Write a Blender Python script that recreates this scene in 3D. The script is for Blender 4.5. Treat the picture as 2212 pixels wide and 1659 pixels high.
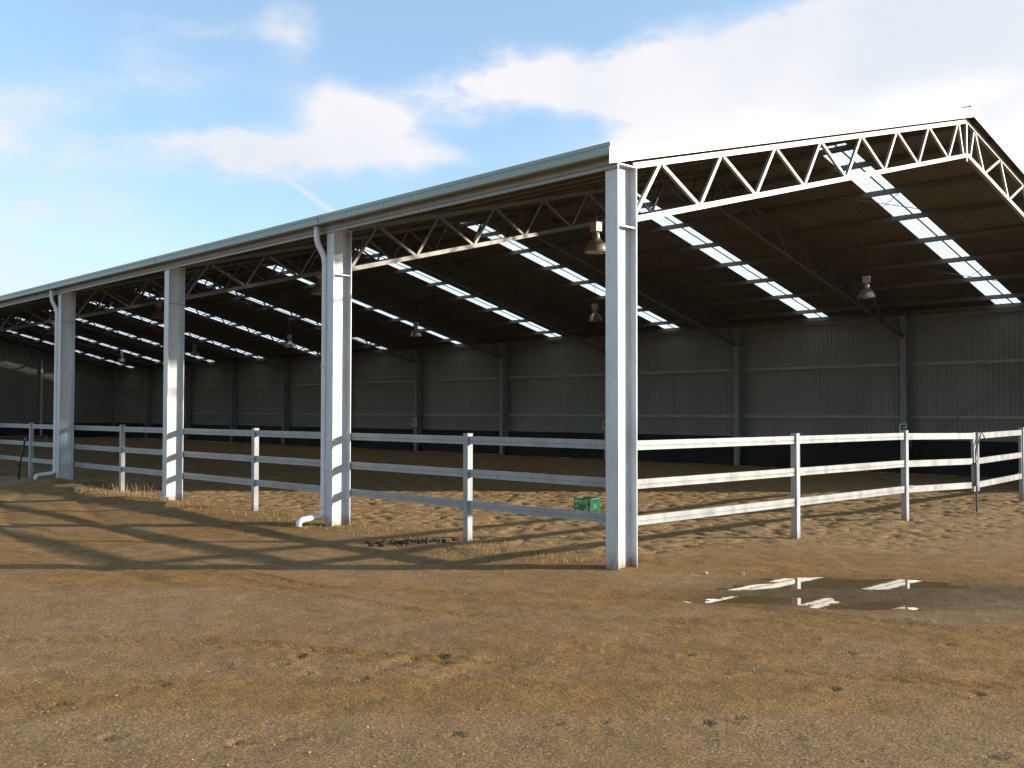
import bpy, math, random
import numpy as np
from mathutils import Vector, Matrix

random.seed(4)
for o in list(bpy.data.objects):
    bpy.data.objects.remove(o)
scene = bpy.context.scene
COL = scene.collection

# ------------------------------------------------------------ camera
YAW, PITCH, ROLL = 0.7673, 0.0282, 0.0017
CAM = Vector((-9.159, -7.776, 1.862))
fw = Vector((math.sin(YAW)*math.cos(PITCH), math.cos(YAW)*math.cos(PITCH), math.sin(PITCH)))
rt = fw.cross(Vector((0, 0, 1))).normalized()
up = rt.cross(fw)
rt2 = math.cos(ROLL)*rt + math.sin(ROLL)*up
up2 = -math.sin(ROLL)*rt + math.cos(ROLL)*up
cd = bpy.data.cameras.new('camera')
cd.sensor_width = 36
cd.lens = 2160.7/2212*36
cd.clip_start = 0.1
cd.clip_end = 3000
cam = bpy.data.objects.new('camera', cd)
M = Matrix((rt2, up2, -fw)).transposed().to_4x4()
M.translation = CAM
cam.matrix_world = M
COL.objects.link(cam)
scene.camera = cam

# ------------------------------------------------------------ exposure, sun, sky
vs = scene.view_settings
vs.view_transform = 'Standard'
vs.look = 'None'
vs.gamma = 1
vs.exposure = 0.62

SUNV = Vector((1.03, -1.0, 0.345)).normalized()
ELEV = math.asin(SUNV.z)
sl = bpy.data.lights.new('sun', 'SUN')
sl.energy = 5.0
sl.angle = math.radians(0.8)
sl.color = (1.0, 0.90, 0.76)
so = bpy.data.objects.new('sun', sl)
so.rotation_euler = SUNV.to_track_quat('Z', 'Y').to_euler()
COL.objects.link(so)

world = bpy.data.worlds.new('World')
scene.world = world
world.use_nodes = True
nt = world.node_tree
nt.nodes.clear()
W_ = nt.nodes.new
wl = nt.links.new


def wmath(op, a, b=None, c=None, clamp=False):
    n = W_('ShaderNodeMath'); n.operation = op; n.use_clamp = clamp
    for i, v in enumerate((a, b, c)):
        if v is None:
            continue
        if isinstance(v, (int, float)):
            n.inputs[i].default_value = v
        else:
            wl(v, n.inputs[i])
    return n.outputs[0]


sky = W_('ShaderNodeTexSky')
sky.sky_type = 'NISHITA'
sky.sun_disc = False
sky.sun_elevation = ELEV
sky.sun_rotation = math.atan2(SUNV.x, SUNV.y)
sky.air_density = 1.0
sky.dust_density = 0.6
sky.ozone_density = 2.0
tc = W_('ShaderNodeTexCoord')
dirv = tc.outputs['Generated']


def px(u, v):      # direction of a cloud feature
    return (fw + rt2*((u-1106)/2160.7) - up2*((v-829.5)/2160.7)).normalized()


# fluffy warp of the look-up direction
nz = W_('ShaderNodeTexNoise'); nz.inputs['Scale'].default_value = 13; nz.inputs['Detail'].default_value = 8
nz.inputs['Roughness'].default_value = 0.55
wl(dirv, nz.inputs['Vector'])
sub = W_('ShaderNodeVectorMath'); sub.operation = 'SUBTRACT'; sub.inputs[1].default_value = (.5, .5, .5)
wl(nz.outputs['Color'], sub.inputs[0])
scl = W_('ShaderNodeVectorMath'); scl.operation = 'SCALE'; scl.inputs['Scale'].default_value = 0.042
wl(sub.outputs[0], scl.inputs[0])
add = W_('ShaderNodeVectorMath'); add.operation = 'ADD'
wl(dirv, add.inputs[0]); wl(scl.outputs[0], add.inputs[1])
warped = add.outputs[0]

CLOUDS = [  # position, half width, half height (sizes of the clouds in the sky), density, tilt
    (400, 305, 150, 26, .85, 2), (600, 325, 150, 44, 1.15, 4), (520, 360, 120, 32, 1.0, 0), (700, 318, 90, 30, .8, 0),
    (765, 258, 120, 50, 1.15, -4), (790, 245, 80, 34, .7, -8), (625, 68, 60, 62, .85, 0), (390, 62, 130, 26, .4, 0),
    (1010, 178, 160, 44, 1.1, 4), (1150, 190, 110, 34, .9, 0), (1300, 180, 180, 52, 1.2, -8), (1470, 130, 150, 62, 1.25, -10),
    (1390, 215, 150, 34, .9, 0), (905, 342, 110, 32, .7, 0), (1010, 250, 90, 24, .4, 0), (1330, 300, 110, 40, .9, 0),
    (1560, 220, 240, 64, .85, -8), (1760, 235, 240, 70, .95, 0), (1700, 85, 160, 46, 1.1, -8), (1860, 100, 160, 60, 1.2, -5),
    (2010, 150, 220, 90, .85, 0), (2170, 230, 180, 130, .9, 0), (1980, 30, 240, 60, 1.1, 0), (2300, 90, 260, 160, 1.3, 0),
    (2600, 200, 400, 260, 1.2, 0), (1650, 330, 300, 70, .85, 0), (120, 140, 260, 60, .45, 18), (250, 210, 260, 50, .5, 14),
    (90, 500, 500, 110, .65, -6), (1100, 100, 120, 30, .3, 0), (850, 420, 200, 60, .25, 0), (60, 330, 200, 34, .4, 0),
    (-500, 250, 300, 90, .9, 0), (-900, 420, 420, 70, .9, 0), (3200, 300, 400, 200, 1.2, 0),
]
tot = None
for (u, v, ru, rv, dens, tilt) in CLOUDS:
    c = px(u, v)
    a = c.cross(Vector((0, 0, 1))).normalized()
    b = a.cross(c)
    t = math.radians(-tilt)
    a, b = a*math.cos(t)-b*math.sin(t), a*math.sin(t)+b*math.cos(t)
    a /= (ru/2160.7); b /= (rv/2160.7)
    outs = []
    for w in (a, b):
        d = W_('ShaderNodeVectorMath'); d.operation = 'DOT_PRODUCT'
        d.inputs[1].default_value = w[:]
        wl(warped, d.inputs[0]); outs.append(d.outputs['Value'])
    f = W_('ShaderNodeVectorMath'); f.operation = 'DOT_PRODUCT'
    f.inputs[1].default_value = c[:]; wl(dirv, f.inputs[0])
    r2 = wmath('ADD', wmath('MULTIPLY', outs[0], outs[0]), wmath('MULTIPLY', outs[1], outs[1]))
    g = wmath('EXPONENT', wmath('MULTIPLY', r2, -0.95))
    g = wmath('MULTIPLY', g, dens)
    g = wmath('MULTIPLY', g, wmath('GREATER_THAN', f.outputs['Value'], 0.0))
    tot = g if tot is None else wmath('ADD', tot, g)
nz2 = W_('ShaderNodeTexNoise'); nz2.inputs['Scale'].default_value = 8.5; nz2.inputs['Detail'].default_value = 9
nz2.inputs['Roughness'].default_value = 0.6
mp = W_('ShaderNodeMapping'); mp.inputs['Scale'].default_value = (1, 1, 2.2)
wl(dirv, mp.inputs['Vector']); wl(mp.outputs[0], nz2.inputs['Vector'])
mr = W_('ShaderNodeMapRange'); mr.interpolation_type = 'SMOOTHSTEP'
wl(wmath('MULTIPLY', tot, wmath('ADD', wmath('MULTIPLY', nz2.outputs['Fac'], 3.4), -0.80)), mr.inputs['Value'])
mr.inputs['From Min'].default_value = 0.10
mr.inputs['From Max'].default_value = 1.15
cloudfac = mr.outputs[0]
# vapour trail
p0, p1 = px(560, 345), px(725, 462)
nrm = p0.cross(p1).normalized()
mid = (p0+p1).normalized()
along = (p1-p0).normalized()
dd = W_('ShaderNodeVectorMath'); dd.operation = 'DOT_PRODUCT'; dd.inputs[1].default_value = nrm[:]
wl(dirv, dd.inputs[0])
da = W_('ShaderNodeVectorMath'); da.operation = 'DOT_PRODUCT'; da.inputs[1].default_value = along[:]
wl(dirv, da.inputs[0])
e1 = wmath('EXPONENT', wmath('MULTIPLY', wmath('POWER', wmath('ABSOLUTE', wmath('DIVIDE', dd.outputs['Value'], 0.0024)), 2.0), -1.0))
e2 = wmath('LESS_THAN', wmath('ABSOLUTE', wmath('SUBTRACT', da.outputs['Value'], mid.dot(along))), 0.055)
trail = wmath('MULTIPLY', wmath('MULTIPLY', e1, e2), 0.8)
cf = wmath('MAXIMUM', cloudfac, trail, clamp=True)
# shading of the clouds
nz3 = W_('ShaderNodeTexNoise'); nz3.inputs['Scale'].default_value = 5; nz3.inputs['Detail'].default_value = 5
wl(warped, nz3.inputs['Vector'])
cr = W_('ShaderNodeValToRGB')
cr.color_ramp.elements[0].position = 0.38; cr.color_ramp.elements[0].color = (6.9, 7.4, 8.1, 1)
cr.color_ramp.elements[1].position = 0.62; cr.color_ramp.elements[1].color = (8.3, 8.2, 8.6, 1)
wl(nz3.outputs['Fac'], cr.inputs['Fac'])
tint = W_('ShaderNodeMixRGB'); tint.blend_type = 'MULTIPLY'; tint.inputs['Fac'].default_value = 1
sepd = W_('ShaderNodeSeparateXYZ'); wl(dirv, sepd.inputs[0])
tr_ = W_('ShaderNodeValToRGB')
tr_.color_ramp.elements[0].position = 0.02; tr_.color_ramp.elements[0].color = (.44, .49, .62, 1)
tr_.color_ramp.elements[1].position = 0.42; tr_.color_ramp.elements[1].color = (.74, .70, .66, 1)
wl(sepd.outputs['Z'], tr_.inputs['Fac'])
sc4 = W_('ShaderNodeMixRGB'); sc4.blend_type = 'MULTIPLY'; sc4.inputs['Fac'].default_value = 1
sc4.inputs['Color2'].default_value = (4.7, 4.55, 4.35, 1)
wl(tr_.outputs[0], sc4.inputs['Color1']); wl(sc4.outputs[0], tint.inputs['Color2'])
lim = W_('ShaderNodeMixRGB'); lim.blend_type = 'DARKEN'; lim.inputs['Fac'].default_value = 1
lim.inputs['Color2'].default_value = (7.2, 8.5, 9.4, 1)
wl(sky.outputs[0], tint.inputs['Color1']); wl(tint.outputs[0], lim.inputs['Color1'])
mx = W_('ShaderNodeMixRGB')
# cloud bank low on the right, with roof-edge glow painted into its colour
bank = None
for (u, v, ru, rv, dens) in ((1750, 280, 300, 42, 1.0), (2020, 215, 200, 40, 1.0), (1450, 325, 200, 36, .7), (2230, 330, 160, 120, 1.0)):
    c = px(u, v); a = c.cross(Vector((0, 0, 1))).normalized(); b = a.cross(c)
    oo = []
    for w, r_ in ((a, ru), (b, rv)):
        d = W_('ShaderNodeVectorMath'); d.operation = 'DOT_PRODUCT'; d.inputs[1].default_value = (w/(r_/2160.7))[:]
        wl(warped, d.inputs[0]); oo.append(d.outputs['Value'])
    fr = W_('ShaderNodeVectorMath'); fr.operation = 'DOT_PRODUCT'; fr.inputs[1].default_value = c[:]; wl(dirv, fr.inputs[0])
    g = wmath('EXPONENT', wmath('MULTIPLY', wmath('ADD', wmath('MULTIPLY', oo[0], oo[0]), wmath('MULTIPLY', oo[1], oo[1])), -1.0))
    g = wmath('MULTIPLY', wmath('MULTIPLY', g, dens), wmath('GREATER_THAN', fr.outputs['Value'], 0.0))
    bank = g if bank is None else wmath('MAXIMUM', bank, g)
cb = W_('ShaderNodeMixRGB'); cb.inputs['Color2'].default_value = (9.4, 9.3, 9.3, 1)
wl(bank, cb.inputs['Fac']); wl(cr.outputs['Color'], cb.inputs['Color1'])
cf = wmath('MAXIMUM', cf, wmath('MULTIPLY', bank, .9), clamp=True)
wl(cf, mx.inputs['Fac']); wl(lim.outputs[0], mx.inputs['Color1']); wl(cb.outputs[0], mx.inputs['Color2'])
bg = W_('ShaderNodeBackground'); bg.inputs['Strength'].default_value = 0.074
wl(mx.outputs[0], bg.inputs['Color'])
wo = W_('ShaderNodeOutputWorld')
wl(bg.outputs[0], wo.inputs['Surface'])
world.cycles.sampling_method = 'MANUAL'
world.cycles.sample_map_resolution = 512


# ------------------------------------------------------------ helpers
def tag(o, label=None, cat=None, group=None, kind=None):
    if label: o['label'] = label
    if cat: o['category'] = cat
    if group: o['group'] = group
    if kind: o['kind'] = kind
    return o


def empty(name, loc=(0, 0, 0), rz=0):
    o = bpy.data.objects.new(name, None)
    o.empty_display_size = 0.2
    o.location = loc
    o.rotation_euler = (0, 0, rz)
    COL.objects.link(o)
    return o


def link(name, me, parent=None, loc=None, rz=None):
    o = bpy.data.objects.new(name, me)
    COL.objects.link(o)
    if parent: o.parent = parent
    if loc is not None: o.location = loc
    if rz is not None: o.rotation_euler = (0, 0, rz)
    return o


class MB:
    def __init__(s):
        s.v = []; s.f = []; s.smooth = []

    def add(s, vs, fs, smooth=False):
        n = len(s.v)
        s.v += [tuple(v) for v in vs]
        s.f += [tuple(i+n for i in f) for f in fs]
        s.smooth += [smooth]*len(fs)
        return s

    def box(s, x0, x1, y0, y1, z0, z1):
        vs = [(x, y, z) for z in (z0, z1) for y in (y0, y1) for x in (x0, x1)]
        return s.add(vs, [(0, 2, 3, 1), (4, 5, 7, 6), (0, 1, 5, 4), (2, 6, 7, 3), (0, 4, 6, 2), (1, 3, 7, 5)])

    def bar(s, p, q, w, h, upv=(0, 0, 1)):
        p, q = Vector(p), Vector(q)
        d = (q-p).normalized()
        r = d.cross(Vector(upv))
        if r.length < 1e-4: r = d.cross(Vector((1, 0, 0)))
        r.normalize(); u = r.cross(d)
        vs = []
        for c in (p, q):
            for a, b in ((-1, -1), (1, -1), (1, 1), (-1, 1)):
                vs.append(c+r*(a*w/2)+u*(b*h/2))
        return s.add(vs, [(0, 1, 2, 3), (7, 6, 5, 4), (0, 4, 5, 1), (1, 5, 6, 2), (2, 6, 7, 3), (3, 7, 4, 0)])

    def prism(s, prof, p, q, upv=(0, 0, 1), closed=True, smooth=False):
        """profile (a to the right, b up) swept from p to q"""
        p, q = Vector(p), Vector(q)
        d = (q-p).normalized()
        r = d.cross(Vector(upv)).normalized(); u = r.cross(d)
        n = len(prof); vs = []
        for c in (p, q):
            for a, b in prof: vs.append(c+r*a+u*b)
        fs = []
        for i in range(n if closed else n-1):
            j = (i+1) % n
            fs.append((i, j, n+j, n+i))
        if closed:
            fs.append(tuple(range(n))[::-1]); fs.append(tuple(range(n, 2*n)))
        return s.add(vs, fs, smooth)

    def tube(s, pts, rad, n=14, caps=True):
        pts = [Vector(p) for p in pts]
        rads = rad if isinstance(rad, (list, tuple)) else [rad]*len(pts)
        vs = []; fs = []
        prev = None
        for i, p in enumerate(pts):
            if i == 0: d = pts[1]-p
            elif i == len(pts)-1: d = p-pts[i-1]
            else: d = (pts[i+1]-p).normalized()+(p-pts[i-1]).normalized()
            d.normalize()
            r = (prev - d*prev.dot(d)) if prev is not None else d.orthogonal()
            r.normalize(); prev = r
            u = d.cross(r)
            for k in range(n):
                a = 2*math.pi*k/n
                vs.append(p+(r*math.cos(a)+u*math.sin(a))*rads[i])
        for i in range(len(pts)-1):
            for k in range(n):
                k2 = (k+1) % n
                fs.append((i*n+k, i*n+k2, (i+1)*n+k2, (i+1)*n+k))
        s.add(vs, fs, True)
        if caps:
            m = len(s.v)-len(vs)
            s.f += [tuple(m+k for k in range(n))[::-1], tuple(m+(len(pts)-1)*n+k for k in range(n))]
            s.smooth += [False, False]
        return s

    def lathe(s, prof, n=28, c=(0, 0, 0)):
        vs = []; fs = []
        for r, z in prof:
            for k in range(n):
                a = 2*math.pi*k/n
                vs.append((c[0]+r*math.cos(a), c[1]+r*math.sin(a), c[2]+z))
        for i in range(len(prof)-1):
            for k in range(n):
                k2 = (k+1) % n
                fs.append((i*n+k, i*n+k2, (i+1)*n+k2, (i+1)*n+k))
        return s.add(vs, fs, True)

    def mesh(s, name, mat):
        me = bpy.data.meshes.new(name)
        me.from_pydata(s.v, [], s.f)
        me.polygons.foreach_set('use_smooth', s.smooth)
        me.materials.append(mat)
        me.update()
        return me

    def build(s, name, mat, parent=None, bevel=0, loc=None, rz=None):
        o = link(name, s.mesh(name, mat), parent, loc, rz)
        if bevel:
            b = o.modifiers.new('bevel', 'BEVEL'); b.width = bevel; b.segments = 2
            b.limit_method = 'ANGLE'; b.harden_normals = False
        return o


def copy_tree(o, parent=None):
    c = o.copy()
    COL.objects.link(c)
    if parent: c.parent = parent
    for ch in o.children:
        copy_tree(ch, c)
    return c


# ------------------------------------------------------------ materials
def newmat(name):
    m = bpy.data.materials.new(name)
    m.use_nodes = True
    n = m.node_tree
    b = n.nodes['Principled BSDF']
    return m, n, b


def noise(n, scale, detail=4, rough=.55, vec=None, stretch=None):
    t = n.nodes.new('ShaderNodeTexNoise')
    t.inputs['Scale'].default_value = scale
    t.inputs['Detail'].default_value = detail
    t.inputs['Roughness'].default_value = rough
    if vec is None:
        g = n.nodes.new('ShaderNodeNewGeometry'); vec = g.outputs['Position']
    if stretch:
        mp = n.nodes.new('ShaderNodeMapping'); mp.inputs['Scale'].default_value = stretch
        n.links.new(vec, mp.inputs['Vector']); vec = mp.outputs[0]
    n.links.new(vec, t.inputs['Vector'])
    return t


def ramp(n, fac, stops):
    r = n.nodes.new('ShaderNodeValToRGB')
    while len(r.color_ramp.elements) < len(stops): r.color_ramp.elements.new(.5)
    for e, (p, c) in zip(r.color_ramp.elements, stops):
        e.position = p; e.color = (*c, 1) if len(c) == 3 else c
    n.links.new(fac, r.inputs['Fac'])
    return r


def mixc(n, fac, a, b, mode='MIX'):
    m = n.nodes.new('ShaderNodeMixRGB'); m.blend_type = mode
    for i, v in zip(('Fac', 'Color1', 'Color2'), (fac, a, b)):
        if isinstance(v, (int, float)): m.inputs[i].default_value = v
        elif isinstance(v, tuple): m.inputs[i].default_value = (*v, 1)
        else: n.links.new(v, m.inputs[i])
    return m.outputs[0]


def bump(n, b, h, strength=.3, dist=.01):
    bp = n.nodes.new('ShaderNodeBump')
    bp.inputs['Strength'].default_value = strength
    bp.inputs['Distance'].default_value = dist
    n.links.new(h, bp.inputs['Height'])
    n.links.new(bp.outputs[0], b.inputs['Normal'])


def simple(name, col, rough=.5, metal=0, var=.12, scale=3, stretch=None, fine=None):
    m, n, b = newmat(name)
    t = noise(n, scale, 5, .6, stretch=stretch)
    lo = tuple(c*(1-var) for c in col); hi = tuple(min(1, c*(1+var)) for c in col)
    r = ramp(n, t.outputs['Fac'], [(.3, lo), (.7, hi)])
    n.links.new(r.outputs[0], b.inputs['Base Color'])
    b.inputs['Roughness'].default_value = rough
    b.inputs['Metallic'].default_value = metal
    if fine:
        f = noise(n, fine, 3, .6)
        bump(n, b, f.outputs['Fac'], .15, .004)
    return m


def galv(name, base, metal=.25, rough=.42, stains=.5, seed=0.0):
    """hot-dip galvanised steel: spangle, run marks, dull smudges"""
    m, n, b = newmat(name)
    v = n.nodes.new('ShaderNodeTexVoronoi'); v.inputs['Scale'].default_value = 45
    g = n.nodes.new('ShaderNodeNewGeometry')
    n.links.new(g.outputs['Position'], v.inputs['Vector'])
    sp = ramp(n, v.outputs['Color'], [(0, tuple(c*.88 for c in base)), (1, tuple(min(1, c*1.1) for c in base))])
    t = noise(n, 3.1+seed, 6, .65, stretch=(1, 1, .35))
    c = mixc(n, ramp(n, t.outputs['Fac'], [(.38, (1, 1, 1)), (.62, (0, 0, 0))]).outputs[0], sp.outputs[0], tuple(x*.78 for x in base))
    s = noise(n, 9+seed, 7, .7, stretch=(1, 1, .6))
    sm = ramp(n, s.outputs['Fac'], [(.60, (0, 0, 0)), (.72, (stains,)*3)])
    c = mixc(n, sm.outputs[0], c, (.16, .155, .15))
    sz = n.nodes.new('ShaderNodeSeparateXYZ'); n.links.new(g.outputs['Position'], sz.inputs[0])
    dn = noise(n, 14+seed, 5, .7, stretch=(1, 1, .5))
    m1 = n.nodes.new('ShaderNodeMath'); m1.operation = 'MULTIPLY_ADD'; m1.inputs[1].default_value = .55
    n.links.new(dn.outputs['Fac'], m1.inputs[0]); n.links.new(sz.outputs['Z'], m1.inputs[2])
    dm = ramp(n, m1.outputs[0], [(.30, (.75,)*3), (.46, (0, 0, 0))])
    c = mixc(n, dm.outputs[0], c, (.24, .17, .10))
    n.links.new(c, b.inputs['Base Color'])
    b.inputs['Metallic'].default_value = metal
    rr = ramp(n, t.outputs['Fac'], [(.3, (rough-.08,)*3), (.7, (rough+.14,)*3)])
    n.links.new(rr.outputs[0], b.inputs['Roughness'])
    f = noise(n, 60, 3, .5)
    bump(n, b, f.outputs['Fac'], .08, .003)
    return m


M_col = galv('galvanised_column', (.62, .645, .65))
M_colfar = galv('galvanised_column_shaded', (.26, .27, .27), stains=.4, seed=.9, metal=.1)  # same steel as the near columns, darkened to stand for interior shade
M_rail = galv('galvanised_rail', (.345, .35, .345), stains=.35, seed=.7)
M_post = galv('galvanised_post', (.36, .375, .385), stains=.3, seed=1.3)
M_truss0 = galv('galvanised_gable_truss_sunlit', (.46, .46, .44), stains=.3, seed=.4, rough=.5)  # lighter copy of the truss steel, for the frame in direct sun
M_truss = galv('galvanised_truss_shaded', (.17, .165, .155), stains=.4, seed=.4, rough=.5)  # inner frames: same steel, shade under the roof put into the colour
M_purlin = simple('purlin_steel', (.155, .148, .135), .6, .2, .2, 2, (1, .2, 1))
M_roof_in = simple('roof_sheet_steel', (.175, .166, .156), .7, .0, .18, 1.2)
M_trim = simple('pale_eucalypt_trim', (.29, .36, .325), .38, 0, .05, 1.5)
M_barge = simple('barge_white', (.72, .73, .68), .35, 0, .05, 1.5)
M_eave = galv('galvanised_eave', (.34, .34, .33), stains=.45, seed=.2)
M_wall = simple('wall_sheet_steel', (.235, .235, .210), .5, .15, .14, .5, (1, 1, .5))
M_girt = simple('girt_steel', (.33, .33, .31), .5, .2, .15, 2)
M_pvc = simple('white_pvc_pipe', (.70, .68, .68), .35, 0, .08, 3)
M_lamp = simple('spun_aluminium_shade', (.50, .48, .43), .32, .6, .12, 6)
M_lampbox = simple('ballast_box_paint', (.48, .47, .41), .5, .1, .15, 8)
M_cable = simple('dark_cable', (.05, .045, .03), .6)
M_black = simple('black_poly_pipe', (.018, .018, .02), .45)
M_kick = simple('kickboard_rubber', (.020, .019, .018), .85, 0, .5, 1.1)
M_crate = simple('green_plastic', (.015, .17, .085), .38, 0, .12, 8)
M_timber = simple('grey_timber', (.30, .25, .18), .8, 0, .2, 3)
M_white = simple('white_paint', (.75, .75, .72), .5)
M_ink = simple('black_letter', (.015, .015, .015), .5)
M_steel_dark = simple('dark_zinc_steel', (.16, .17, .19), .4, .5)
M_manure = simple('dark_manure', (.055, .028, .016), .95, 0, .5, 14)
M_stone = simple('pale_stone', (.42, .36, .27), .85, 0, .35, 9)

# translucent skylight sheet
m, n, b = newmat('fibreglass_skylight')
n.nodes.remove(b)
tr = n.nodes.new('ShaderNodeBsdfTranslucent')
tp_ = n.nodes.new('ShaderNodeBsdfTransparent')
ms = n.nodes.new('ShaderNodeMixShader')
t = noise(n, 1.3, 5, .6)
rc = ramp(n, t.outputs['Fac'], [(.3, (.72, .78, .82)), (.7, (.90, .94, .96))])
n.links.new(rc.outputs[0], tr.inputs['Color'])
tp_.inputs['Color'].default_value = (.80, .90, .97, 1)
ms.inputs['Fac'].default_value = .15
n.links.new(tr.outputs[0], ms.inputs[1]); n.links.new(tp_.outputs[0], ms.inputs[2])
n.links.new(ms.outputs[0], n.nodes['Material Output'].inputs['Surface'])
M_sky = m

# ------------------------------------------------------------ ground
rng = np.random.RandomState(11)
_tab = rng.rand(512, 512)


def vnoise(x, y):
    xi = np.floor(x).astype(int); yi = np.floor(y).astype(int)
    fx = x-xi; fy = y-yi
    fx = fx*fx*(3-2*fx); fy = fy*fy*(3-2*fy)
    g = lambda a, b: _tab[a % 512, b % 512]
    return (g(xi, yi)*(1-fx)+g(xi+1, yi)*fx)*(1-fy)+(g(xi, yi+1)*(1-fx)+g(xi+1, yi+1)*fx)*fy


def fbm(x, y, o=4, s=1.0):
    r = 0; a = .5; t = 0
    for i in range(o):
        r = r+a*vnoise(x*s+17.3*i, y*s+9.1*i); t += a; a *= .5; s *= 2.03
    return r/t


def sstep(x, a, b):
    t = np.clip((x-a)/(b-a), 0, 1)
    return t*t*(3-2*t)


PUD_Z = -0.026


def pix_ground(u, v):
    d = fw+rt2*((u-1106)/2160.7)-up2*((v-829.5)/2160.7)
    t = -CAM.z/d.z
    return CAM.x+d.x*t, CAM.y+d.y*t


HOOF = []
_r = random.Random(3)
for (u, v) in ((1205, 1562), (1300, 1556), (1520, 1565), (950, 1420), (470, 1402), (530, 1598), (640, 1590), (985, 1592), (770, 1468), (655, 1455),
               (640, 1420), (610, 1432), (690, 1412), (2155, 1632), (2100, 1500), (1790, 1490), (1830, 1410), (1480, 1415), (2050, 1395), (1600, 1555), (250, 1590), (130, 1520), (1700, 1350), (1760, 1380), (1990, 1340), (340, 1480)):
    x, y = pix_ground(u, v)
    HOOF.append((x, y, _r.uniform(.05, .075), _r.uniform(0, 6.28)))


TRACKS = []
for pts_, wd_ in (([(-300, 1160), (250, 1215), (560, 1262), (900, 1322), (1300, 1340), (1800, 1352), (2400, 1368)], .13),
                  ([(-300, 1105), (0, 1128), (310, 1190), (640, 1262), (950, 1282), (1400, 1290), (1800, 1330), (2400, 1400)], .12),
                  ([(-300, 1385), (300, 1382), (560, 1392), (1100, 1440), (1700, 1455), (2400, 1500)], .10)):
    TRACKS.append(([pix_ground(*p_) for p_ in pts_], wd_))


def track_field(x, y):
    h = np.zeros_like(x); m_ = np.zeros_like(x)
    for pl, wd_ in TRACKS:
        best = np.full(x.shape, 9e9); sd = np.zeros_like(x); al = np.zeros_like(x); acc = 0
        for (ax, ay), (bx, by) in zip(pl[:-1], pl[1:]):
            dx, dy = bx-ax, by-ay; ln = math.hypot(dx, dy)
            t = np.clip(((x-ax)*dx+(y-ay)*dy)/ln**2, 0, 1)
            px_, py_ = x-ax-t*dx, y-ay-t*dy
            d = np.hypot(px_, py_)
            c_ = d < best
            best = np.where(c_, d, best)
            sd = np.where(c_, (px_*dy-py_*dx)/ln, sd); al = np.where(c_, acc+t*ln, al)
            acc += ln
        band = np.exp(-(sd/wd_)**4)
        wear = sstep(fbm(al*.5+wd_*90, sd*2, 3, 1.0), .38, .62)
        grooves = .5+.5*np.cos(sd*2*math.pi/.085)
        lugs = .5+.5*np.cos((al+np.abs(sd)*1.2)*2*math.pi/.17)
        h -= band*(.004+wear*(.006*grooves+.006*lugs))
        h += .006*np.exp(-((np.abs(sd)-wd_*1.25)/.04)**2)*wear
        m_ = np.maximum(m_, band*(.35+.65*wear))
    return h, m_


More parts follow.
